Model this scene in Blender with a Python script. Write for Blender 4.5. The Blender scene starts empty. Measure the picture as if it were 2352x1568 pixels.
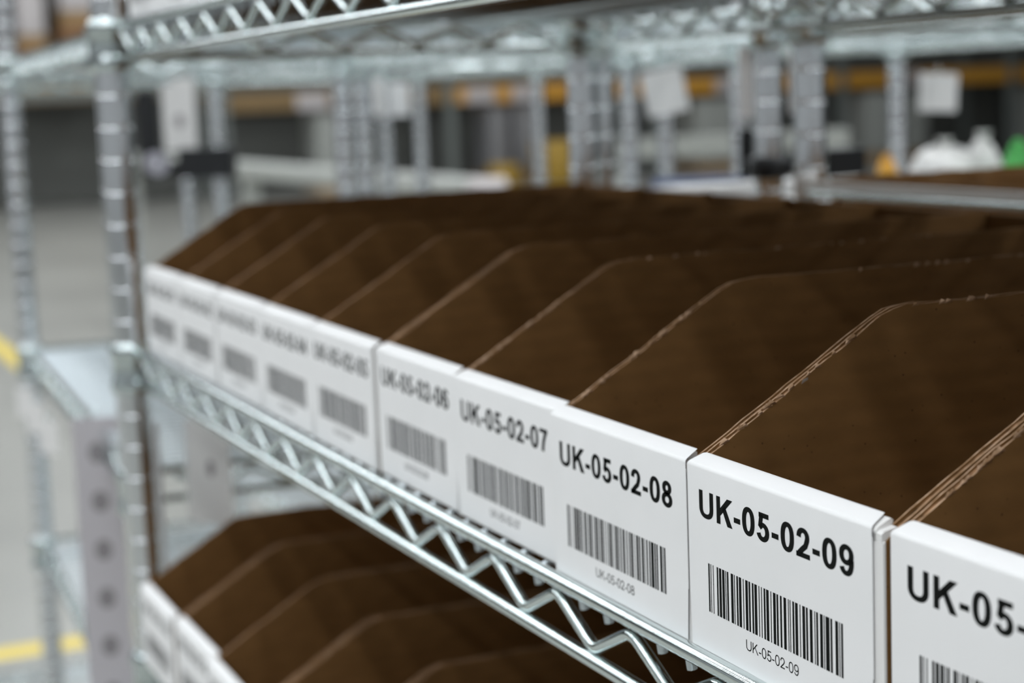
import bpy, math, random
from mathutils import Vector, Matrix

# ------------------------------------------------------------------ camera, world, exposure
SC = bpy.context.scene
COL = SC.collection
Z0 = 0.95                                   # height of the shelf datum above the floor
cam_data = bpy.data.cameras.new('camera')
cam = bpy.data.objects.new('camera', cam_data)
COL.objects.link(cam)
cR, cU, cF = Vector((0.3988, 0.9162, -0.0378)), Vector((-0.1097, 0.0886, 0.9900)), Vector((-0.9104, 0.3907, -0.1359))
cF.normalize(); cR = (cR - cF * cR.dot(cF)).normalized(); cU = cR.cross(cF)
M = Matrix((cR, cU, -cF)).transposed().to_4x4()
M.translation = Vector((1.3117, -0.2700, 0.1971 + Z0))
cam.matrix_world = M
cam_data.sensor_fit = 'HORIZONTAL'
cam_data.sensor_width = 36.0
cam_data.lens = 36.0 * 4162.2 / 2352.0
cam_data.clip_start = 0.02
cam_data.clip_end = 200
cam_data.dof.use_dof = True
cam_data.dof.focus_distance = 0.535
cam_data.dof.aperture_fstop = 10.3
SC.camera = cam
SC.view_settings.view_transform = 'Standard'
SC.view_settings.look = 'None'
SC.view_settings.gamma = 1.0
SC.view_settings.use_curve_mapping = False
SC.view_settings.exposure = -0.18

W = bpy.data.worlds.new('world')
SC.world = W
W.use_nodes = True
W.node_tree.nodes['Background'].inputs[0].default_value = (0.90, 0.94, 0.97, 1)
W.node_tree.nodes['Background'].inputs[1].default_value = 0.42

LIGHT_W = 29.0                              # watts of one ceiling lamp
random.seed(7)

# ------------------------------------------------------------------ materials
def mat(name, color, rough=0.6, metal=0.0, spec=0.5):
    m = bpy.data.materials.new(name)
    m.use_nodes = True
    b = m.node_tree.nodes['Principled BSDF']
    b.inputs['Base Color'].default_value = (*color, 1)
    b.inputs['Roughness'].default_value = rough
    b.inputs['Metallic'].default_value = metal
    b.inputs['Specular IOR Level'].default_value = spec
    return m

def noisy(m, c1, c2, scale, detail=4, bump=0.0, stretch=(1, 1, 1), lo=0.35, hi=0.65, dist=0.001):
    nt = m.node_tree; n = nt.nodes; l = nt.links
    b = n['Principled BSDF']
    tc = n.new('ShaderNodeTexCoord'); mp = n.new('ShaderNodeMapping')
    mp.inputs['Scale'].default_value = stretch
    nz = n.new('ShaderNodeTexNoise'); nz.inputs['Scale'].default_value = scale; nz.inputs['Detail'].default_value = detail
    cr = n.new('ShaderNodeValToRGB')
    cr.color_ramp.elements[0].position = lo; cr.color_ramp.elements[0].color = (*c1, 1)
    cr.color_ramp.elements[1].position = hi; cr.color_ramp.elements[1].color = (*c2, 1)
    l.new(tc.outputs['Object'], mp.inputs['Vector']); l.new(mp.outputs['Vector'], nz.inputs['Vector'])
    l.new(nz.outputs['Fac'], cr.inputs['Fac']); l.new(cr.outputs['Color'], b.inputs['Base Color'])
    if bump:
        bp = n.new('ShaderNodeBump'); bp.inputs['Strength'].default_value = bump; bp.inputs['Distance'].default_value = dist
        l.new(nz.outputs['Fac'], bp.inputs['Height']); l.new(bp.outputs['Normal'], b.inputs['Normal'])
    return m

ZINC = mat('zinc_plated_wire', (0.66, 0.735, 0.735), 0.13, 1.0)
MATW = mat('zinc_plated_mat', (0.64, 0.70, 0.73), 0.34, 1.0)
POST = mat('zinc_plated_post', (0.80, 0.83, 0.85), 0.14, 1.0)
PLASTIC = mat('grey_plastic', (0.30, 0.31, 0.32), 0.4)
KRAFT = noisy(mat('kraft_board', (0.3, 0.17, 0.08), 0.75, 0, 0.25), (0.212, 0.108, 0.035), (0.246, 0.127, 0.043), 90, 5, 0.06, (1, 0.7, 1.4))
# flecks in the kraft paper and faint flute lines
def add_flecks(m):
    nt = m.node_tree; n = nt.nodes; l = nt.links
    b = n['Principled BSDF']; src = b.inputs['Base Color'].links[0].from_socket
    tc = n.new('ShaderNodeTexCoord')
    vo = n.new('ShaderNodeTexVoronoi'); vo.inputs['Scale'].default_value = 210
    rp = n.new('ShaderNodeValToRGB')
    rp.color_ramp.elements[0].position = 0.03; rp.color_ramp.elements[0].color = (0.35, 0.30, 0.26, 1)
    rp.color_ramp.elements[1].position = 0.10; rp.color_ramp.elements[1].color = (1, 1, 1, 1)
    wv = n.new('ShaderNodeTexWave'); wv.inputs['Scale'].default_value = 45; wv.bands_direction = 'Z'; wv.inputs['Distortion'].default_value = 1.5
    r2 = n.new('ShaderNodeValToRGB')
    r2.color_ramp.elements[0].color = (0.93, 0.93, 0.93, 1); r2.color_ramp.elements[1].color = (1, 1, 1, 1)
    m1 = n.new('ShaderNodeMix'); m1.data_type = 'RGBA'; m1.blend_type = 'MULTIPLY'; m1.inputs[0].default_value = 1
    m2 = n.new('ShaderNodeMix'); m2.data_type = 'RGBA'; m2.blend_type = 'MULTIPLY'; m2.inputs[0].default_value = 1
    l.new(tc.outputs['Object'], vo.inputs['Vector']); l.new(tc.outputs['Object'], wv.inputs['Vector'])
    l.new(vo.outputs['Distance'], rp.inputs['Fac']); l.new(wv.outputs['Fac'], r2.inputs['Fac'])
    l.new(src, m1.inputs[6]); l.new(rp.outputs['Color'], m1.inputs[7])
    l.new(m1.outputs[2], m2.inputs[6]); l.new(r2.outputs['Color'], m2.inputs[7])
    l.new(m2.outputs[2], b.inputs['Base Color'])
add_flecks(KRAFT)
KEDGE = noisy(mat('cut_board_edge', (0.5, 0.3, 0.18), 0.8, 0, 0.2), (0.30, 0.175, 0.09), (0.58, 0.39, 0.26), 260, 3)
KCORE = noisy(mat('board_flute', (0.3, 0.18, 0.1), 0.9, 0, 0.1), (0.07, 0.038, 0.016), (0.34, 0.19, 0.10), 300, 2)
WBOARD = mat('white_board', (0.80, 0.79, 0.78), 0.6, 0, 0.3)
PAPER = noisy(mat('label_paper', (0.84, 0.85, 0.86), 0.5, 0, 0.35), (0.845, 0.845, 0.848), (0.875, 0.872, 0.876), 25, 2)
INK = mat('print_ink', (0.008, 0.009, 0.008), 0.85, 0, 0.08)
SIGN = mat('sign_paper', (0.80, 0.79, 0.78), 0.55)
SMUDGE = mat('faded_ink', (0.30, 0.28, 0.29), 0.6)
BLACK = mat('black_plastic', (0.012, 0.013, 0.015), 0.35)
CONC = noisy(mat('concrete', (0.4, 0.4, 0.37), 0.35), (0.265, 0.265, 0.245), (0.325, 0.325, 0.30), 0.9, 6, 0.0)
YTAPE = mat('yellow_tape', (0.78, 0.60, 0.10), 0.5)
WALLM = noisy(mat('wall_sheet', (0.2, 0.2, 0.19), 0.7), (0.10, 0.105, 0.095), (0.14, 0.145, 0.13), 0.5, 3)
CEILM = noisy(mat('ceiling_sheet', (0.4, 0.4, 0.4), 0.7), (0.40, 0.41, 0.42), (0.48, 0.49, 0.50), 0.4, 2)
ORANGE = mat('orange_paint', (0.72, 0.36, 0.05), 0.45)
TAN = mat('dull_orange_paint', (0.26, 0.17, 0.075), 0.5)  # duller, browner orange for the beams of one rack bay
RACKG = mat('rack_grey', (0.20, 0.22, 0.21), 0.5, 0.2)
MESHG = mat('dark_mesh', (0.115, 0.12, 0.11), 0.6)
GREYP = mat('grey_paint', (0.40, 0.415, 0.39), 0.5)
WRAP = mat('stretch_wrap', (0.26, 0.26, 0.27), 0.3)
WRAPL = mat('pale_stretch_wrap', (0.62, 0.58, 0.58), 0.35)
CARTON = noisy(mat('carton', (0.25, 0.13, 0.06), 0.8), (0.22, 0.11, 0.05), (0.30, 0.17, 0.08), 3, 2)
WOOD = noisy(mat('pallet_wood', (0.4, 0.26, 0.12), 0.8), (0.35, 0.22, 0.10), (0.45, 0.30, 0.15), 8, 3)
YELLOW = mat('yellow_plastic', (0.45, 0.28, 0.035), 0.5)
BLUE = mat('blue_film', (0.09, 0.12, 0.22), 0.5)
GREENF = mat('green_film', (0.10, 0.55, 0.12), 0.4)
ORFILM = mat('orange_film', (0.75, 0.38, 0.04), 0.4)
WHITEF = mat('white_film', (0.80, 0.79, 0.77), 0.35)
FIXT = mat('lamp_housing', (0.7, 0.7, 0.7), 0.4)
DIFF = mat('lamp_diffuser', (0.9, 0.92, 0.95), 0.4)
_b = DIFF.node_tree.nodes['Principled BSDF']
_b.inputs['Emission Color'].default_value = (0.90, 0.96, 1.0, 1); _b.inputs['Emission Strength'].default_value = 6.0

# ------------------------------------------------------------------ mesh helpers
class MB:
    def __init__(s): s.v = []; s.f = []; s.m = []; s.sm = []
    def add(s, vs, fs, mi=0, smooth=False):
        o = len(s.v); s.v += [tuple(p) for p in vs]
        for f in fs:
            s.f.append(tuple(i + o for i in f)); s.m.append(mi); s.sm.append(smooth)
    def box(s, a, b, mi=0):
        (x0, y0, z0), (x1, y1, z1) = a, b
        s.add([(x0,y0,z0),(x1,y0,z0),(x1,y1,z0),(x0,y1,z0),(x0,y0,z1),(x1,y0,z1),(x1,y1,z1),(x0,y1,z1)],
              [(0,3,2,1),(4,5,6,7),(0,1,5,4),(1,2,6,5),(2,3,7,6),(3,0,4,7)], mi)
    def bbox(s, a, b, r, mi=0):
        # box with chamfered vertical and horizontal edges (rounded look)
        (x0, y0, z0), (x1, y1, z1) = a, b
        prof = []
        for k in range(5):
            t = k * math.pi / 8
            prof.append((1 - math.sin(t), 1 - math.cos(t)))
        rings = []
        zs = [(z0 + r * (1 - math.cos(t * math.pi / 8)), r * (1 - math.sin(t * math.pi / 8))) for t in range(5)]
        zs += [(z1 - r * (1 - math.cos(t * math.pi / 8)), r * (1 - math.sin(t * math.pi / 8))) for t in range(4, -1, -1)]
        for z, ins in zs:
            ring = []
            rr = r
            for cx, cy, a0 in ((x1, y1, 0), (x0, y1, 90), (x0, y0, 180), (x1, y0, 270)):
                sx = -1 if cx == x1 else 1; sy = -1 if cy == y1 else 1
                for q in range(4):
                    an = math.radians(a0 + q * 30)
                    ring.append((cx + sx * rr + (rr - ins) * math.cos(an), cy + sy * rr + (rr - ins) * math.sin(an), z))
            rings.append(ring)
        n = len(rings[0]); vs = [p for rg in rings for p in rg]; fs = []
        for i in range(len(rings) - 1):
            for j in range(n):
                fs.append((i*n+j, i*n+(j+1) % n, (i+1)*n+(j+1) % n, (i+1)*n+j))
        fs.append(tuple(range(n-1, -1, -1))); fs.append(tuple((len(rings)-1)*n + j for j in range(n)))
        s.add(vs, fs, mi, True)
    def tube(s, pts, r, n=8, mi=0, cap=True):
        pts = [Vector(p) for p in pts]
        vs = []; fs = []
        prev = None
        for i, p in enumerate(pts):
            a = pts[max(i-1, 0)]; b = pts[min(i+1, len(pts)-1)]
            t = (b - a).normalized()
            if prev is None:
                u = t.orthogonal().normalized()
            else:
                u = (prev - t * prev.dot(t)).normalized()
            prev = u; w = t.cross(u)
            for k in range(n):
                an = 2*math.pi*k/n
                vs.append(p + u*(r*math.cos(an)) + w*(r*math.sin(an)))
        for i in range(len(pts)-1):
            for k in range(n):
                fs.append((i*n+k, i*n+(k+1) % n, (i+1)*n+(k+1) % n, (i+1)*n+k))
        s.add(vs, fs, mi, True)
        if cap:
            s.add([vs[k] for k in range(n)], [tuple(range(n-1, -1, -1))], mi)
            s.add([vs[(len(pts)-1)*n+k] for k in range(n)], [tuple(range(n))], mi)
    def lathe(s, prof, n=20, mi=0, c=(0, 0)):
        vs = []; fs = []
        for r, z in prof:
            for k in range(n):
                an = 2*math.pi*k/n
                vs.append((c[0] + r*math.cos(an), c[1] + r*math.sin(an), z))
        for i in range(len(prof)-1):
            for k in range(n):
                fs.append((i*n+k, i*n+(k+1) % n, (i+1)*n+(k+1) % n, (i+1)*n+k))
        s.add(vs, fs, mi, True)
        s.add([vs[k] for k in range(n)], [tuple(range(n-1, -1, -1))], mi)
        s.add([vs[(len(prof)-1)*n+k] for k in range(n)], [tuple(range(n))], mi)
    def prism_x(s, poly, x0, x1, mi=0, rim=None):
        # poly: list of (y,z) counter-clockwise seen from +x; rim: set of edge indices carrying another material
        n = len(poly)
        vs = [(x0, y, z) for y, z in poly] + [(x1, y, z) for y, z in poly]
        s.add(vs, [tuple(range(n-1, -1, -1)), tuple(range(n, 2*n))], mi)
        for i in range(n):
            j = (i+1) % n
            m = rim[1] if rim and i in rim[0] else mi
            s.add([vs[i], vs[j], vs[n+j], vs[n+i]], [(0, 1, 2, 3)], m)
    def build(s, name, mats, parent=None):
        me = bpy.data.meshes.new(name)
        me.from_pydata(s.v, [], s.f)
        for m in (mats if isinstance(mats, (list, tuple)) else [mats]): me.materials.append(m)
        me.polygons.foreach_set('material_index', s.m)
        me.polygons.foreach_set('use_smooth', s.sm)
        me.update()
        o = bpy.data.objects.new(name, me); COL.objects.link(o)
        if parent is not None: o.parent = parent
        return o

def tag(o, label=None, cat=None, group=None, kind=None):
    if label: o['label'] = label
    if cat: o['category'] = cat
    if group: o['group'] = group
    if kind: o['kind'] = kind
    return o

def empty(name, loc, label, cat, group=None, rz=0.0):
    o = bpy.data.objects.new(name, None); COL.objects.link(o)
    o.location = loc; o.rotation_euler = (0, 0, rz); o.empty_display_size = 0.05
    return tag(o, label, cat, group)

def structure(mb, name, m): return tag(mb.build(name, m), kind='structure')

def put(src, parent):                        # a copy of a part sharing its mesh, with copies of its own sub-parts
    c = src.copy(); COL.objects.link(c); c.parent = parent
    for ch in list(src.children):
        d = ch.copy(); COL.objects.link(d); d.parent = c
    return c

# ------------------------------------------------------------------ room
m = MB(); m.add([(-24, -16, 0), (16, -16, 0), (16, 26, 0), (-24, 26, 0)], [(0, 1, 2, 3)]); structure(m, 'floor', CONC)
m = MB(); m.box((-24.2, -16, 0), (-24, 26, 6.2)); structure(m, 'wall_left', WALLM)
m = MB(); m.box((-24, 26, 0), (16, 26.2, 6.2)); structure(m, 'wall_back', WALLM)
m = MB(); m.box((-24.2, -16, 6.2), (16, 26.2, 6.4)); structure(m, 'ceiling', CEILM)

# ceiling lamps
def ceiling_lamp(i, x, y):
    t = empty('ceiling_light', (x, y, 5.2), 'long white strip lamp hanging under the warehouse ceiling', 'lamp', 'ceiling strip lamps')
    if i == 0:
        a = MB(); a.box((-1.0, -0.17, 0.03), (1.0, 0.17, 0.12)); ceiling_lamp.h = a.build('housing', FIXT, t)
        a = MB(); a.bbox((-0.98, -0.15, 0.0), (0.98, 0.15, 0.035), 0.012); ceiling_lamp.d = a.build('diffuser', DIFF, t)
        a = MB(); a.tube([(0, 0, 0.12), (0, 0, 1.0)], 0.006, 6); ceiling_lamp.s = a.build('hanger', FIXT, t); ceiling_lamp.s.location.x = -0.8
        put(ceiling_lamp.s, t).location.x = 0.8
        ceiling_lamp.l = bpy.data.lights.new('lamp', 'AREA'); l = ceiling_lamp.l
        l.shape = 'RECTANGLE'; l.size = 1.9; l.size_y = 0.28; l.energy = LIGHT_W; l.color = (0.955, 0.98, 1.0)
        ceiling_lamp.l2 = l.copy(); ceiling_lamp.l2.energy = LIGHT_W*0.50
    else:
        put(ceiling_lamp.h, t); put(ceiling_lamp.d, t); put(ceiling_lamp.s, t); put(ceiling_lamp.s, t).location.x = 0.8
    lo = bpy.data.objects.new('lamp', ceiling_lamp.l2 if abs(y+0.75) < 0.1 else ceiling_lamp.l); COL.objects.link(lo); lo.parent = t; lo.location = (0, 0, -0.01)
i = 0
for y in (-7.2, -4.2, -2.1, -0.75, 2.4, 5.8, 9.8):
    for x in (-17.5, -15.0, -12.5, -10.0, -7.4, -4.8, -2.2, 0.4, 3.0, 5.6):
        ceiling_lamp(i, x, y); i += 1

# floor tapes
m = MB(); m.box((-2.62, -3.0, 0.0), (-2.54, 6.0, 0.0012)); tag(m.build('floor_tape', YTAPE), 'yellow floor tape crossing behind the left shelf post near the lower edge', 'floor marking')
m = MB(); m.box((-12.0, 0.86, 0.0), (-6.4, 0.95, 0.0012)); tag(m.build('floor_tape', YTAPE), 'yellow floor tape far off, running away behind the lower wire shelf end', 'floor marking')

# ------------------------------------------------------------------ wire shelving
GP = 0.02325                                  # groove pitch on the posts
def post_mesh():
    a = MB(); prof = [(0.0118, 0.012)]
    z = 0.183 + Z0
    zs = []
    while z > 0.03: z -= GP
    z += GP
    while z < 1.80: zs.append(z); z += GP
    segs = []; lo = 0.012
    for z in zs:
        segs.append((lo, z-0.0006)); lo = z+0.0006
    segs.append((lo, 1.82))
    for z0, z1 in segs:
        a.lathe([(0.0113, z0-0.0002), (0.0119, z0+0.0006), (0.0119, z0+0.0010), (0.0119, z1-0.0010), (0.0119, z1-0.0006), (0.0113, z1+0.0002)], 24)
    a.lathe([(0.0112, 0.012), (0.0112, 1.819)], 24)
    a.lathe([(0.0119, 1.82), (0.009, 1.826)], 24)
    # levelling foot
    a.lathe([(0.016, 0.0), (0.016, 0.008), (0.006, 0.010), (0.006, 0.02)], 16)
    return a.build('post', POST)
POST0 = post_mesh(); COL.objects.unlink(POST0)
def collar_mesh():
    a = MB()
    a.lathe([(0.0135, -0.011), (0.0163, -0.009), (0.0168, -0.004), (0.0148, 0.0), (0.0145, 0.014), (0.0165, 0.018), (0.0170, 0.023), (0.0140, 0.027)], 20)
    return a.build('collar', ZINC)
COLLAR0 = collar_mesh(); COL.objects.unlink(COLLAR0)

RT, RB, RY = 0.0215, -0.0010, -0.0056         # rail heights in a shelf's own frame
ZP = 0.0588                                   # truss pitch
def truss(axis, length, start, phase, name, parent, flip=1, r=0.0029, n=12, detail=True):
    # a front/back/side truss: top rail, bottom rail and one bent zigzag wire between them; runs along +x (axis 0) or +y (axis 1)
    a = MB()
    def P(s, off, z): return (s, off*flip, z) if axis == 0 else (off*flip, s, z)
    a.tube([P(start, 0, RT), P(start+length, 0, RT)], r, n)
    a.tube([P(start, 0, RB), P(start+length, 0, RB)], r, n)
    s = phase
    while s - ZP/2 > start: s -= ZP
    zt, zb, off, rb = RT-0.0052, RB+0.0034, 0.0014, 0.0050
    corners = []
    while s < start+length:
        corners += [(s, zt), (s+ZP/2, zb)]; s += ZP
    corners = [c for c in corners if start+0.003 < c[0] < start+length-0.003]
    pts = [corners[0]]
    for c0, c1, c2 in zip(corners, corners[1:], corners[2:]):     # every bend is a small arc
        d0 = Vector((c0[0]-c1[0], c0[1]-c1[1])).normalized(); d2 = Vector((c2[0]-c1[0], c2[1]-c1[1])).normalized()
        cc = Vector(c1)
        for t in (0, .25, .5, .75, 1):
            p = (cc+d0*rb)*(1-t)**2 + cc*2*t*(1-t) + (cc+d2*rb)*t*t
            pts.append((p.x, p.y))
    pts.append(corners[-1])
    a.tube([P(p[0], off, p[1]) for p in pts], 0.0023, 10)
    return a.build(name, ZINC, parent)

def wire_shelf(parent, x0, x1, y0, y1, level, phase=0.550, pitch=0.0196):
    """x0..y1: centres of the posts; level: height of the shelf datum in the unit"""
    mat_ = MB()
    ph = (phase - 0.003) % pitch
    x = x0 + 0.02 + ((ph - (x0 + 0.02)) % pitch)
    fy = y0 + 0.001; by = y1 - 0.001
    zm = RT - 0.0008
    while x < x1 - 0.015:
        pts = [(x, fy+0.0040, zm-0.0070), (x, fy+0.0036, zm-0.0045), (x, fy+0.0040, zm-0.0018), (x, fy+0.0062, zm),
               (x, (fy+by)/2, zm), (x, by-0.0062, zm), (x, by-0.0040, zm-0.0018), (x, by-0.0036, zm-0.007)]
        mat_.tube(pts, 0.0015, 6)
        mat_.tube(pts[:3], 0.0018, 8); mat_.tube(pts[-2:], 0.0018, 8)
        x += pitch
    for q in (0.33, 0.67):
        y = fy + (by-fy)*q
        mat_.tube([(x0+0.012, y, zm-0.0035), (x1-0.012, y, zm-0.0035)], 0.0021, 8)
    sh = mat_.build('wire_shelf', MATW, parent)
    sh.location = (0, 0, level)
    t = truss(0, x1-x0-0.02, x0+0.01, phase, 'front_truss', sh); t.location = (0, y0+0.001, 0)
    t = truss(0, x1-x0-0.02, x0+0.01, phase, 'back_truss', sh, -1); t.location = (0, y1-0.001, 0)
    t = truss(1, y1-y0-0.02, y0+0.01, y0+0.03, 'side_truss', sh); t.location = (x0-0.001, 0, 0)
    t = truss(1, y1-y0-0.02, y0+0.01, y0+0.03, 'side_truss', sh, -1); t.location = (x1+0.001, 0, 0)
    for px, py in ((x0, y0), (x1, y0), (x0, y1), (x1, y1)):
        c = put(COLLAR0, sh); c.location = (px, py, 0)
    return sh

def shelving(label, x0, x1, y0, y1, levels, phase=0.550, rz=0.0):
    u = empty('wire_shelving_unit', (x0, y0, 0), label, 'shelving', 'wire shelving units', math.radians(rz))
    for px, py in ((0, 0), (x1-x0, 0), (0, y1-y0), (x1-x0, y1-y0)):
        c = put(POST0, u); c.location = (px, py, 0)
    for lv in levels:
        wire_shelf(u, 0, x1-x0, 0, y1-y0, lv+Z0, phase-x0)
    return u

LV = 0.2333
shelving('chrome wire shelving unit in front holding the labelled cardboard bins', -0.010, 1.215, -0.0066, 0.366, (0.0, LV, -LV, -2*LV-0.2))
shelving('half empty wire shelving unit at the left edge, beyond the front unit\'s left post', -0.875, -0.070, 0.045, 0.445, (LV, -0.105, -0.3375, -0.75), 0.550, -3.0)
shelving('wire shelving unit directly behind the front one, with a tilted white tag', -0.91, 0.070, 0.490, 0.870, (LV, 0.0, -0.45))
shelving('wire shelving unit at far back left, carrying two small white tags', -1.90, -1.000, 0.490, 0.870, (LV, -0.45))
shelving('wire shelving unit beyond the half empty one, its post holding a black holder', -2.20, -1.350, -0.020, 0.410, (LV, -0.90))
shelving('wire shelving unit at right whose bins show above the front bins', 0.200, 1.215, 0.445, 0.800, (LV, 0.006, -0.45))
shelving('wire shelving unit in the third row carrying white bags', -0.70, 0.50, 0.92, 1.16, (LV, -0.01, -0.45))
shelving('wire shelving unit in the third row, left of the white bags', -1.85, -0.90, 0.92, 1.16, (LV, -0.45))

# ------------------------------------------------------------------ bins with labels
C128 = ("212222 222122 222221 121223 121322 131222 122213 122312 132212 221213 221312 231212 112232 122132 122231 113222 123122 123221 "
        "223211 221132 221231 213212 223112 312131 311222 321122 321221 312212 322112 322211 212123 212321 232121 111323 131123 131321 "
        "112313 132113 132311 211313 231113 231311 112133 112331 132131 113123 113321 133121 313121 211331 231131 213113 213311 213131 "
        "311123 311321 331121 312113 312311 332111 314111 221411 431111 111224 111422 121124 121421 141122 141221 112214 112412 122114 "
        "122411 142112 142211 241211 221114 413111 241112 134111 111242 121142 121241 114212 124112 124211 411212 421112 421211 212141 "
        "214121 412121 111143 111341 131141 114113 114311 411113 411311 113141 114131 311141 411131 211412 211214 211232 2331112").split()
def code128(text):
    vals = [104] + [ord(c)-32 for c in text]
    chk = vals[0] + sum(i*v for i, v in enumerate(vals) if i)
    vals += [chk % 103, 106]
    return ''.join(C128[v] for v in vals)

def _arc(cx, cy, rx, ry, a0, a1, n=18, e=1.0):
    out = []
    for i in range(n+1):
        t = math.radians(a0+(a1-a0)*i/n); c, q = math.cos(t), math.sin(t)
        out.append((cx+rx*math.copysign(abs(c)**e, c), cy+ry*math.copysign(abs(q)**e, q)))
    return out
def _stroke(polys, pts, hx, hy, closed=False):
    n = len(pts); L = []; R = []
    for i, p in enumerate(pts):
        if closed: a, b = pts[i-1], pts[(i+1) % n]
        else: a, b = pts[max(i-1, 0)], pts[min(i+1, n-1)]
        dx, dy = b[0]-a[0], b[1]-a[1]; d = math.hypot(dx, dy) or 1
        nx, ny = -dy/d, dx/d
        L.append((p[0]+nx*hx, p[1]+ny*hy)); R.append((p[0]-nx*hx, p[1]-ny*hy))
    for i in range(n if closed else n-1):
        j = (i+1) % n
        polys.append([R[i], R[j], L[j], L[i]])
def glyph(c, bold):
    hx, hy = (0.110, 0.088) if bold else (0.062, 0.056)
    P = []; adv = 0.777; e = 0.86
    rect = lambda x0, y0, x1, y1: P.append([(x0, y0), (x1, y0), (x1, y1), (x0, y1)])
    if c == 'U':
        adv = 1.008
        _stroke(P, [(.09+hx, 1.0), (.09+hx, .62)] + _arc(.504, .38, .414-hx, .395-hy, 180, 360, 22, e) + [(.918-hx, .62), (.918-hx, 1.0)], hx, hy)
    elif c == 'K':
        adv = 1.008
        rect(.09, 0, .09+2*hx, 1)
        d = 2*hx*1.28
        P.append([(.09+2*hx-.01, .30), (.09+2*hx-.01, .30+d*1.02), (.70, 1.0), (.70+d*1.06, 1.0)])
        P.append([(.40+(0 if bold else .04), .58), (.40+d*.62, .58+d*.52), (.985, 0.0), (.985-d*1.02, 0.0)])
    elif c == '-':
        adv = 0.465; rect(.055, .265, .41, .265+2.15*hy)
    elif c == '0': _stroke(P, _arc(.388, .5, .338-hx, .512-hy, 0, 360, 40, e)[:-1], hx, hy, True)
    elif c == '1':
        rect(.345, 0, .345+2*hx, 1); _stroke(P, [(.40+hx*.6, .92), (.30, .80), (.12, .70)], hx*.9, hy)
    elif c == '2':
        _stroke(P, [(.065+hx, .67)] + _arc(.385, .70, .315-hx, .312-hy, 178, -28, 18, .95) + [(.50, .42), (.34, .28), (.21, .15), (.15, .05)], hx, hy)
        rect(.045, 0, .715, 2*hy)
    elif c == '3':
        _stroke(P, _arc(.37, .735, .29-hx, .278-hy, 172, -78, 18), hx, hy)
        _stroke(P, _arc(.37, .285, .335-hx, .298-hy, 82, -172, 20), hx, hy); rect(.30, .455, .44, .455+2*hy)
    elif c == '4':
        rect(.44, 0, .44+2*hx, 1); rect(.04, .22, .74, .22+2*hy); _stroke(P, [(.44+hx, .96), (.12, .27)], hx, hy)
    elif c == '5':
        rect(.17, 1-2*hy, .69, 1.0); _stroke(P, [(.20+hx, .93), (.125+hx, .50)], hx*.92, hy)
        _stroke(P, [(.09+hx, .455), (.19+hx, .545)] + _arc(.375, .325, .338-hx, .338-hy, 98, -166, 22, .95), hx, hy)
    elif c in '69':
        Q = []
        _stroke(Q, _arc(.392, .325, .332-hx, .338-hy, 0, 360, 30, .95)[:-1], hx, hy, True)
        _stroke(Q, _arc(.398, .5, .345-hx, .512-hy, 186, 32, 22, e), hx, hy)
        P += [[(.777-x, 1-y) for x, y in q] for q in Q] if c == '9' else Q
    elif c == '7':
        rect(.06, 1-2*hy, .715, 1.0); _stroke(P, [(.66-hx*.3, .95), (.50, .72), (.38, .42), (.33, .18), (.31, 0.0)], hx, hy)
    elif c == '8':
        _stroke(P, _arc(.388, .742, .292-hx, .270-hy, 0, 360, 28, .97)[:-1], hx, hy, True)
        _stroke(P, _arc(.388, .285, .338-hx, .297-hy, 0, 360, 30, .97)[:-1], hx, hy, True)
    return P, adv
_fontcache = {}
def text_polys(text, bold):
    """flat outline of a line of sans-serif capitals and digits, scaled to unit width and unit cap height"""
    key = (text, bold)
    if key in _fontcache: return _fontcache[key]
    vs = []; fs = []; pen = 0.0
    for c in text:
        P, adv = glyph(c, bold)
        for q in P:
            ar = sum(q[i][0]*q[(i+1) % len(q)][1]-q[(i+1) % len(q)][0]*q[i][1] for i in range(len(q)))
            if ar < 0: q = q[::-1]
            o = len(vs); vs += [(x+pen, y) for x, y in q]; fs.append(tuple(range(o, o+len(q))))
        pen += adv
    x0 = min(v[0] for v in vs); x1 = max(v[0] for v in vs)
    vs = [((x-x0)/(x1-x0), y) for x, y in vs]
    _fontcache[key] = (vs, fs)
    return _fontcache[key]

HF, HS, SB, T = 0.0600, 0.1022, 0.0705, 0.0030
def side_profile(rng, L, amp, dz=0.0, hf=HF):
    pts = [(0.0012, 0.0), (L, 0.0), (L, HS+dz)]
    n0 = len(pts)
    # level top from the back to the shoulder, rounded shoulder, slope to the front lip
    y = L-0.008
    while y > SB+0.016:
        pts.append((y, HS+dz+rng.uniform(-amp, amp))); y -= 0.008
    for yy, zz in ((SB+0.010, HS-0.0002), (SB+0.005, HS-0.0010), (SB, HS-0.0030), (SB-0.004, HS-0.0055)):
        pts.append((yy, zz+dz+rng.uniform(-amp, amp)*0.5))
    ys, zs = SB-0.004, HS-0.0055
    ye, ze = 0.0052, hf+0.0002
    k = 11
    for i in range(1, k):
        t = i/k
        pts.append((ys+(ye-ys)*t + rng.uniform(-amp, amp)*0.5, zs+(ze-zs)*t+dz+rng.uniform(-amp, amp)*0.6))
    pts.append((ye, ze+dz))
    nr = len(pts)-1
    pts += [(ye, hf-0.0010), (0.0012, hf-0.0042)]
    return pts, set(range(n0-1, nr))

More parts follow.
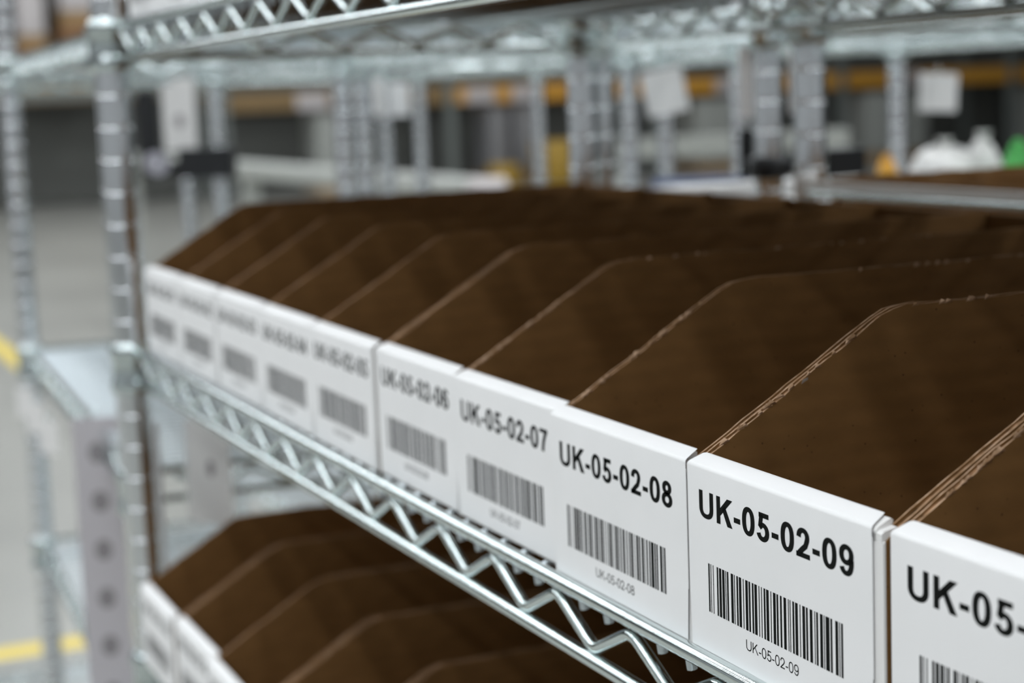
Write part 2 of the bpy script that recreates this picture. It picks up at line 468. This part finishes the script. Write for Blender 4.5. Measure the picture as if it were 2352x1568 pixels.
def bin_body(width, L, seed, fine=True):
    rng = random.Random(seed)
    a = MB()
    for x0 in (0.0, width-T):
        base, rim = side_profile(rng, L, 0.00045 if fine else 0.0003, 0.0 if x0 == 0.0 else -0.0008)
        jit = lambda: [(y, z if i < 3 or i >= len(base)-2 else z+rng.uniform(-0.00025, 0.00025)) for i, (y, z) in enumerate(base)]
        core = [(y, z) if i < 2 else (y+0.0002, z-0.0005-rng.uniform(0, 0.0004)) for i, (y, z) in enumerate(base)]
        a.prism_x(jit(), x0, x0+0.00055, 0, (rim, 1))
        a.prism_x(core, x0+0.0004, x0+T-0.0004, 0, (rim, 2))
        a.prism_x(jit(), x0+T-0.00055, x0+T, 0, (rim, 1))
    if seed in (7, 8, 9, 10):                     # frayed liner flakes along the cut edge
        for q in range(34):
            f = rng.random()
            if q < 22: y, z = 0.008+0.054*f, HF+0.0008+(HS-0.0055-HF)*(0.008+0.054*f-0.0052)/(SB-0.004-0.0052)
            else: y, z = SB+0.012+0.16*f, HS
            h = rng.uniform(0.0004, 0.0011); l_ = rng.uniform(0.0006, 0.0020); o_ = rng.uniform(0.0002, 0.0009)
            a.add([(T, y-l_, z-0.0010), (T+0.0002, y+l_, z-0.0004), (T+o_, y+l_*0.4, z+h*0.4), (T-0.0002, y-l_*0.2, z+h)], [(0, 1, 2, 3)], 1)
    if seed == 9:
        a.add([(T+0.0003, 0.0400, 0.0800), (T+0.0004, 0.0424, 0.0812), (T+0.0014, 0.0418, 0.0822), (T+0.0012, 0.0400, 0.0815)], [(0, 1, 2, 3)], 3)
    a.box((T, 0.0045, 0.0), (width-T, L, 0.003))                         # floor of the bin
    a.box((T, L-T, 0.003), (width-T, L-0.0002, HS-0.0012), 0)            # back panel
    a.box((T, 0.0058, 0.003), (width-T, 0.0088, HF-0.003), 0)            # kraft inside of the front
    return a.build('body', [KRAFT, KEDGE, KCORE, WBOARD])

def front_panel(width):
    # thin white liner over the whole front, its folded-over lip between the side walls
    a = MB()
    a.prism_x([(0.0003, 0.0004), (0.0011, 0.0004), (0.0011, HF-0.0040), (0.0003, HF-0.0046)], 0.0, width)
    x0, x1 = T+0.0002, width-T-0.0002
    prof = [(0.0003, HF-0.0045), (0.0057, HF-0.0045), (0.0057, HF+0.0008), (0.0050, HF+0.0012), (0.0012, HF-0.0006), (0.0003, HF-0.0016)]
    a.prism_x(prof, x0, x1)
    a.prism_x([(0.0003, HF-0.0045), (0.0051, HF-0.0045), (0.0051, HF-0.0006), (0.0012, HF-0.0014), (0.0003, HF-0.0022)], 0.0006, width-0.0006)
    return a.build('front_panel', WBOARD)

def label_mesh(width, code, zoff, lw, lx):
    """paper wrapped over the front lip, with printed code, barcode and caption"""
    a = MB()
    th = 0.0003
    prof = [(-th, 0.0012), (-th, 0.020), (-th, 0.040), (-th, HF-0.0016), (0.0001-th, HF-0.0009), (0.0004, HF-0.0003),
            (0.0004, HF-0.0003), (0.0022, HF+0.0006), (0.0045, HF+0.0017), (0.0054, HF+0.0019), (0.0060, HF+0.0017)]
    n = 10
    # the width narrows with a rounded corner where the sheet folds over
    ins = [0.0010, 0.0, 0.0, 0.0, 0.0001, 0.0003, 0.0003, 0.0009, 0.0016, 0.0024, 0.0040]
    rows = []
    for (y, z), i_ in zip(prof, ins):
        xa, xb = lx+i_, lx+lw-i_
        rows.append([(xa+(xb-xa)*k/n, y, z) for k in range(n+1)])
    vs = [p for r in rows for p in r]; fs = []
    for i in range(len(rows)-1):
        if i == 5: continue                       # the crease of the fold stays sharp
        for k in range(n):
            fs.append((i*(n+1)+k, i*(n+1)+k+1, (i+1)*(n+1)+k+1, (i+1)*(n+1)+k))
    a.add(vs, fs, 0, True)
    # back of the sheet along its bottom and sides, so that it has thickness
    e = 0.00025
    a.add([(lx+0.001, -th, 0.0012), (lx+lw-0.001, -th, 0.0012), (lx+lw-0.001, -th+e, 0.0012), (lx+0.001, -th+e, 0.0012)], [(0, 1, 2, 3)], 0)
    for xx in (lx, lx+lw):
        a.add([(xx, -th, 0.018), (xx, -th, HF-0.0034), (xx, -th+e, HF-0.0034), (xx, -th+e, 0.018)], [(0, 1, 2, 3)], 0)
    yi = -th-0.00003
    B0 = 0.0128                                   # left end of the barcode
    z = lambda q: q - 0.0220 + zoff               # heights were measured from the shelf datum
    tv, tf = text_polys(code, True)
    a.add([(B0-0.0048+u*0.0846, yi, z(0.0650)+v*0.0085) for u, v in tv], tf, 1)
    tv, tf = text_polys(code, False)
    a.add([(B0+0.0222+u*0.0291, yi, z(0.0297)+v*0.0032) for u, v in tv], tf, 1)
    widths = code128(code); tot = sum(map(int, widths)); x = B0; mod = 0.0741/tot
    for i, c in enumerate(widths):
        w = int(c)*mod
        if i % 2 == 0:
            a.add([(x, yi, z(0.0358)), (x+w, yi, z(0.0358)), (x+w, yi, z(0.0511)), (x, yi, z(0.0511))], [(0, 1, 2, 3)], 1)
        x += w
    return a.build('label', [PAPER, INK])

def shelf_bin(x, y, z, width, code, label, group, seed, rot=0.0, zoff=0.0, L=0.352, lw=None, lx=0.0008):
    t = empty('shelf_bin', (x, y, z), label, 'storage bin', group, rot)
    bin_body(width, L, seed).parent = t
    front_panel(width).parent = t
    label_mesh(width, code, zoff, lw or width-0.0022, lx).parent = t
    return t

BASE = 0.0222 + Z0
X = [0.0136, 0.1143, 0.2149, 0.3157, 0.4155, 0.5163, 0.6170, 0.7206, 0.8232, 0.9300, 1.0310]
Y = [0.0012, 0.0013, 0.0014, 0.0012, 0.0004, 0.0014, 0.0006, -0.0027, -0.0030, -0.0025, 0.0005]
A = [0.1, -0.1, 0.1, -0.2, -0.1, 0.0, 0.4, 0.0, -0.4, 0.2, 0.0]
ZO = [0.0, 0.0, 0.0, 0.0, 0.0010, 0.0004, -0.0009, -0.0012, 0.0004, 0.0006, 0]
ORD = ['first', 'second', 'third', 'fourth', 'fifth', 'sixth', 'seventh', 'eighth', 'ninth', 'tenth', 'eleventh']
for k in range(10):
    w = X[k+1]-X[k]-0.0007
    lw = w-0.0010
    if k == 8: w = 0.1052; lw = 0.1002
    code = 'UK-05-02-%02d' % (k+1)
    shelf_bin(X[k], Y[k]+0.0003, BASE, w, code, 'brown cardboard bin with white label %s on the middle shelf' % code, 'bins on the middle shelf', k+1,
              math.radians(A[k]), ZO[k], lw=lw)
for k in range(10):
    code = 'UK-05-01-%02d' % (k+1)
    shelf_bin(0.006+k*0.1030, -0.015+0.002*math.sin(k*2.1), BASE-LV, 0.1015, code, 'brown cardboard bin on the lower shelf, %s from the left post' % ORD[k],
              'bins on the lower shelf', 40+k, math.radians(0.5*math.sin(k*1.7)), 0)
for k in range(11):
    code = 'UK-05-03-%02d' % (k+1)
    shelf_bin(0.008+k*0.1035, 0.002+0.002*math.cos(k*1.3), BASE+LV, 0.1010, code, 'cardboard bin seen from below on the upper shelf, %s from the left post' % ORD[k],
              'bins on the upper shelf', 70+k, math.radians(0.4*math.sin(k*2.7)), 0)

# bins of the unit behind, whose tops show over the middle row
for k in range(6):
    code = 'UK-06-02-%02d' % (k+1)
    t = shelf_bin(0.228+k*0.1035, 0.795, BASE+0.006, 0.1010, code, 'cardboard bin on the shelf behind, %s from its left end' % ORD[k], 'bins on the shelf behind', 90+k)
    t.rotation_euler.z = math.pi; t.location.x += 0.1010
# thin ledge along that shelf
m = MB(); m.box((0.0, -0.0015, -0.003), (0.985, 0.0015, 0.0035)); led = m.build('shelf_ledge', WHITEF)
tag(led, 'thin pale ledge rail running along behind the middle row of bins', 'shelf ledge'); led.location = (0.222, 0.428, Z0+0.1245)
m = MB(); m.tube([(0.0, -0.003, -0.0050), (0.985, -0.003, -0.0050)], 0.0022, 8); m.build('wire_edge', ZINC, led)
m = MB(); m.bbox((-0.006, -0.006, -0.009), (0.008, 0.006, 0.009), 0.004); m.build('end_cap', WHITEF, led)
for q in (0.05, 0.9):
    m = MB(); m.tube([(q, 0.0, -0.006), (q, 0.012, -0.06), (q, 0.014, -0.1035)], 0.0022, 8); m.build('bracket', ZINC, led)

# ------------------------------------------------------------------ tags and holders
def paper_tag(name, loc, w, h, normal_deg, label, tilt=0.0, marks=(), m=SIGN, group=None):
    """sheet hanging in a plane through loc; normal_deg: the way it faces, measured from +x; loc is its centre"""
    t = empty(name, loc, label, 'tag', group)
    t.rotation_euler = (math.radians(tilt), 0, math.radians(normal_deg))
    # local frame: x = normal, y = width, z = up
    t.rotation_euler = (Matrix.Rotation(math.radians(normal_deg), 3, 'Z') @ Matrix.Rotation(math.radians(tilt), 3, 'X')).to_euler()
    a = MB(); a.box((-0.0004, -w/2, -h/2), (0.0004, w/2, h/2)); a.build('sheet', m, t)
    a = MB(); a.tube([(0, 0, h/2-0.002), (-0.003, 0, h/2+0.004), (-0.007, 0, h/2+0.008)], 0.0008, 6); a.build('hook', ZINC, t)
    if marks:
        for cy, cz, mw, mh in marks:
            n = 20; a = MB()
            a.add([(0.0006, cy+mw/2*math.cos(2*math.pi*i/n), cz+mh/2*math.sin(2*math.pi*i/n)) for i in range(n)], [tuple(range(n))])
            a.build('mark', SMUDGE, t)
    return t

paper_tag('hanging_tag', (-1.345, 0.352, 1.138), 0.048, 0.115, -18, 'tall white paper tag with a dark dot, hanging beside the far left post', 0, [(0.0, -0.014, 0.014, 0.020)])
paper_tag('hanging_tag', (-0.787, 0.860, 1.141), 0.055, 0.058, -20, 'white paper tag hanging askew between two posts behind the bins', 10)
paper_tag('hanging_tag', (-0.598, 1.150, 1.127), 0.048, 0.048, -24, 'square white paper tag hanging at right above the white bags', -3)
paper_tag('hanging_tag', (-0.992, 0.526, 1.148), 0.041, 0.049, -14, 'white paper tag hanging on the pair of posts left of centre', 0)
paper_tag('hanging_tag', (-0.992, 0.568, 1.144), 0.027, 0.045, -16, 'small cream paper tag right beside a white one, left of centre', 0, m=PAPER)
paper_tag('hanging_tag', (0.086, 0.508, 1.148), 0.014, 0.052, -30, 'narrow white tag on the right side of the post behind the ninth bin', 0)
paper_tag('hanging_tag', (0.060, 0.477, 1.148), 0.011, 0.056, -20, 'narrow white tag on the left side of the post behind the ninth bin', 0)
paper_tag('hanging_sign', (-0.262, 0.0075, 0.750), 0.040, 0.262, -14, 'long pale grey strip sign with a column of dark marks, left of the front post', 0,
          [(0.0, 0.100-0.0435*i, 0.015, 0.019) for i in range(6)], m=mat('grey_sign_paper', (0.60, 0.57, 0.60), 0.5))
paper_tag('hanging_tag', (-0.040, 0.052, 0.866), 0.047, 0.080, -60, 'white paper tag with a dark dot hanging under the first bins', 0, [(0.003, 0.004, 0.008, 0.013)])
paper_tag('hanging_sign', (-0.028, 0.006, 0.838), 0.015, 0.150, -30, 'narrow white strip sign just right of the front post, below the shelf', 0)
for x, zz, q in ((-0.80, 0.815, 'leftmost of three under the half empty shelf'), (-0.69, 0.815, 'middle of three under the half empty shelf'), (-0.56, 0.815, 'rightmost of three under the half empty shelf')):
    paper_tag('price_tag', (x, 0.029-(x+0.875)*0.0524, zz), 0.030, 0.034, -60, 'small white price tag, ' + q, 0)

def bar_box(a, p, q, w, h):
    p = Vector(p); q = Vector(q); d = (q-p).normalized(); n = Vector((-d.y, d.x, 0)).normalized()*w/2; u = Vector((0, 0, h/2))
    vs = []
    for c in (p, q): vs += [c-n-u, c+n-u, c+n+u, c-n+u]
    a.add(vs, [(0, 1, 2, 3), (7, 6, 5, 4), (0, 4, 5, 1), (1, 5, 6, 2), (2, 6, 7, 3), (3, 7, 4, 0)])

# black holders clamped to posts
t = empty('black_holder', (0.070, 0.490, 1.072), 'black plastic holder clamped round the post behind the ninth bin', 'holder')
a = MB(); a.lathe([(0.0135, 0.0), (0.0165, 0.001), (0.0165, 0.017), (0.0135, 0.018)], 20); a.build('clamp', BLACK, t)
a = MB(); bar_box(a, (-0.058, 0.008, 0.018), (-0.049, 0.028, 0.018), 0.008, 0.040); bar_box(a, (-0.049, 0.028, 0.004), (-0.017, 0.004, 0.006), 0.006, 0.010); a.build('plate', BLACK, t)
a = MB(); bar_box(a, (0.012, 0.030, 0.010), (0.000, 0.078, 0.010), 0.030, 0.021); bar_box(a, (0.008, 0.012, 0.008), (0.009, 0.036, 0.008), 0.012, 0.010); a.build('box', BLACK, t)
t = empty('black_holder', (-1.350, 0.410, 1.045), 'black plastic holder with a grey roll, clamped round the far left post', 'holder')
t.scale = (1.22, 1.22, 1.22)
a = MB(); a.lathe([(0.0112, 0.0), (0.0165, 0.001), (0.0165, 0.030), (0.0112, 0.031)], 20); a.build('clamp', BLACK, t)
a = MB(); bar_box(a, (0.070, -0.110, 0.052), (0.085, -0.095, 0.052), 0.010, 0.098); bar_box(a, (0.078, -0.100, 0.012), (0.10, -0.065, 0.012), 0.010, 0.014); a.build('plate', BLACK, t)
a = MB(); bar_box(a, (0.100, -0.072, 0.017), (0.125, -0.014, 0.017), 0.034, 0.034); bar_box(a, (0.010, -0.008, 0.014), (0.105, -0.045, 0.014), 0.016, 0.014); a.build('box', BLACK, t)
a = MB()
n = 24; vs = []
for xx, rr in ((-0.006, 0.0135), (0.006, 0.0135)):
    for i in range(n): vs.append((0.094+xx, -0.098+rr*math.cos(2*math.pi*i/n), 0.018+rr*math.sin(2*math.pi*i/n)))
a.add(vs, [(i, (i+1) % n, n+(i+1) % n, n+i) for i in range(n)] + [tuple(range(n-1, -1, -1)), tuple(range(n, 2*n))])
a.build('roll', mat('lilac_roll', (0.42, 0.41, 0.46), 0.5), t)

# ------------------------------------------------------------------ goods on the shelves behind
def lump(name, loc, size, m, label, cat, seed, tie=True):
    rng = random.Random(seed); a = MB(); nu, nv = 26, 16
    ph = [rng.uniform(0, 6.28) for _ in range(6)]
    vs = []
    for j in range(nv+1):
        v = math.pi*j/nv
        for i in range(nu):
            u = 2*math.pi*i/nu
            k = 1+0.10*math.sin(3*u+ph[0]+2*v)+0.07*math.sin(5*u+ph[1]-3*v)+0.04*math.sin(9*u+ph[2])
            z = -math.cos(v); z = max(z, -0.82)
            vs.append((size[0]/2*math.sin(v)*math.cos(u)*k, size[1]/2*math.sin(v)*math.sin(u)*k, size[2]*(z+0.82)/1.82*(1+0.06*math.sin(4*u+ph[3]))))
    a.add(vs, [(j*nu+i, j*nu+(i+1) % nu, (j+1)*nu+(i+1) % nu, (j+1)*nu+i) for j in range(nv) for i in range(nu)], 0, True)
    t = empty(name, loc, label, cat)
    a.build('bag_body', m, t)
    if tie:
        a = MB(); a.lathe([(0.004, size[2]*0.95), (0.003, size[2]*1.02), (0.010, size[2]*1.12)], 10); a.build('bag_neck', m, t)
    return t
SE = 0.95-0.010+0.0222
lump('plastic_bag', (-0.405, 1.015, SE), (0.105, 0.105, 0.102), WHITEF, 'white plastic bag on the shelf at right, the larger of two', 'bag', 3)
lump('plastic_bag', (-0.380, 1.050, SE), (0.050, 0.050, 0.108), WHITEF, 'white plastic bag on the shelf at right, beside the green one', 'bag', 5)
lump('plastic_bag', (-0.440, 0.960, SE), (0.026, 0.026, 0.094), ORFILM, 'orange plastic bag standing left of the white bags', 'bag', 8, False)
lump('plastic_bag', (-0.294, 1.030, SE), (0.036, 0.036, 0.108), GREENF, 'green plastic bag at the right edge beside white bags', 'bag', 11, False)
def carton(loc, size, m, label, rz=0.0):
    t = empty('carton', loc, label, 'box', None, math.radians(rz))
    x, y, z = size
    a = MB(); a.box((-x/2, -y/2, 0), (x/2, y/2, z-0.002)); a.build('body', m, t)
    for sx in (-1, 1):
        a = MB(); a.box((min(sx*0.001, sx*x/2), -y/2, z-0.002), (max(sx*0.001, sx*x/2), y/2, z)); a.build('flap', m, t)
carton((-0.115, 0.600, BASE), (0.060, 0.200, 0.086), WBOARD, 'white carton on the shelf right behind the front bins')
carton((-0.380, 0.680, BASE), (0.070, 0.080, 0.078), BLUE, 'blue carton on the shelf behind, left of the black holder')
carton((0.020, 0.640, BASE), (0.090, 0.180, 0.078), WBOARD, 'low white carton on the shelf behind, under the black holder')

# ------------------------------------------------------------------ far end of the hall
# conveyor, guard rail
t = empty('guard_rail', (-3.33, 1.633, 0), 'long pale grey guard rail with a rounded end, far behind the left bins', 'guard rail')
a = MB(); a.bbox((-5.0, 0.0, 0.847), (-0.03, 0.09, 0.912), 0.012); a.build('rail', GREYP, t)
a = MB(); vs = []; n = 24
for yy in (-0.004, 0.094):
    for i in range(n): vs.append((-0.03+0.036*math.cos(2*math.pi*i/n), yy, 0.8795+0.036*math.sin(2*math.pi*i/n)))
a.add(vs, [(i, (i+1) % n, n+(i+1) % n, n+i) for i in range(n)] + [tuple(range(n-1, -1, -1)), tuple(range(n, 2*n))], 0, False); a.build('end_cap', WRAPL, t)
for x in (-0.25, -2.5, -4.8):
    a = MB(); a.box((x-0.03, 0.015, 0.0), (x+0.03, 0.075, 0.85)); a.build('leg', GREYP, t)
t = empty('guard_rail', (-3.12, 1.75, 0), 'short pale grey guard rail far behind the tilted white tag', 'guard rail')
t.location.y = 2.28; t.location.x = -3.10
a = MB(); a.box((-0.03, -0.36, 0.957), (0.03, 0.40, 1.010)); a.build('rail', GREYP, t)
for y in (-0.30, 0.34):
    a = MB(); a.box((-0.025, y-0.025, 0.0), (0.025, y+0.025, 0.957)); a.build('leg', GREYP, t)

# pallet racking along the far wall
RX = -20.0
t = empty('pallet_rack', (RX, 0, 0), 'tall pallet rack with orange beams at the far end of the hall', 'rack')
ups = [-0.55, 2.35, 5.25, 8.15, 11.05, 13.95, 16.85, 19.75]
for y in ups:
    for dx in (0.0, -1.1):
        a = MB(); a.box((dx-0.05, y-0.06, 0.0), (dx+0.05, y+0.06, 5.2)); a.build('upright', RACKG, t)
for y0, y1 in zip(ups, ups[1:]):
    for zz in ((1.04, 3.2) if y0 > 4 else (1.26, 3.2)):
        for dx in (0.0, -1.1):
            a = MB(); a.box((dx-0.03, y0+0.06, zz), (dx+0.03, y1-0.06, zz+(0.20 if y0 > 4 else 0.09))); b = a.build('beam', (ORANGE if y0 > 8 else TAN) if y0 > 4 else RACKG, t)
            if dx == 0.0 and zz < 2 and y0 > 4:
                k = 2 if abs(y0-8.15) < 0.1 else 1
                for q in range(k):
                    yy = (8.36+0.62*q) if k == 2 else y0+0.9
                    a = MB(); a.box((0.03, yy, zz+0.0), (0.034, yy+0.40, zz+0.19)); a.build('beam_label', WRAPL, b)
    a = MB(); a.box((-1.30, y0, 0.02), (-1.27, y1, 5.0)); a.build('mesh_panel', MESHG, t)
    for dx in (-0.9, -0.55, -0.2):
        a = MB(); a.box((dx-0.05, y0+0.06, 1.24), (dx+0.05, y1-0.06, 1.26)); a.build('deck_board', WOOD, t)
def pallet(loc, size, m, label, cat='pallet load'):
    t = empty('pallet_load', loc, label, cat)
    x, y, z = size
    a = MB()
    for q in (-0.45, -0.15, 0.15, 0.45): a.box((-x/2, y*q-0.05, 0.10), (x/2, y*q+0.05, 0.13))
    for q in (-0.42, 0.0, 0.42): a.box((x*q-0.05, -y/2, 0.0), (x*q+0.05, y/2, 0.10))
    a.build('pallet', WOOD, t)
    a = MB(); a.bbox((-x/2, -y/2, 0.13), (x/2, y/2, z), 0.03); a.build('load', m, t)
for y, w_, h, q in ((3.13, 0.40, 0.52, 'left of two'), (3.66, 0.46, 0.78, 'right of two')):
    pallet((-20.5, y, 1.352), (0.8, w_, h), CARTON, 'brown carton load on the rack in the upper left corner, ' + q)
    pallet((-20.5, y-0.02, 1.352+h), (0.8, w_-0.1, 0.62), WRAPL, 'pale wrapped load stacked on brown cartons in the upper left corner, ' + q)
for y, h, m, q in ((6.55, 1.0, GREYP, 'grey load low in the rack left of the long guard rail\'s end'), (8.84, 0.98, WRAP, 'grey wrapped load, left of two under the orange beam'), (9.21, 0.98, WRAP, 'grey wrapped load, right of two under the orange beam')):
    pallet((-20.35, y, 0.0), (0.6, 0.27, h), m, q)
def drum(loc, r, h, label):
    t = empty('yellow_drum', loc, label, 'drum')
    a = MB(); a.lathe([(r*0.97, 0), (r, 0.02), (r, h*0.33), (r*1.04, h*0.35), (r, h*0.37), (r, h*0.66), (r*1.04, h*0.68), (r, h*0.70), (r, h-0.02), (r*0.97, h)], 24); a.build('body', YELLOW, t)
    a = MB(); a.lathe([(r*0.9, h), (r*0.9, h+0.01)], 20); a.build('lid', YELLOW, t)
drum((-19.5, 8.64, 0.0), 0.20, 0.26, 'low yellow drum under the orange beam, smaller one')
drum((-19.5, 9.40, 0.0), 0.34, 0.52, 'yellow drum under the orange beam, larger one')
for y, q in ((12.2, 'left of the post'), (14.9, 'behind the white tag'), (17.9, 'at the right edge')):
    pallet((-20.4, y, 0.0), (0.8, 1.0, 0.95), GREYP, 'grey load low in the far rack, ' + q)
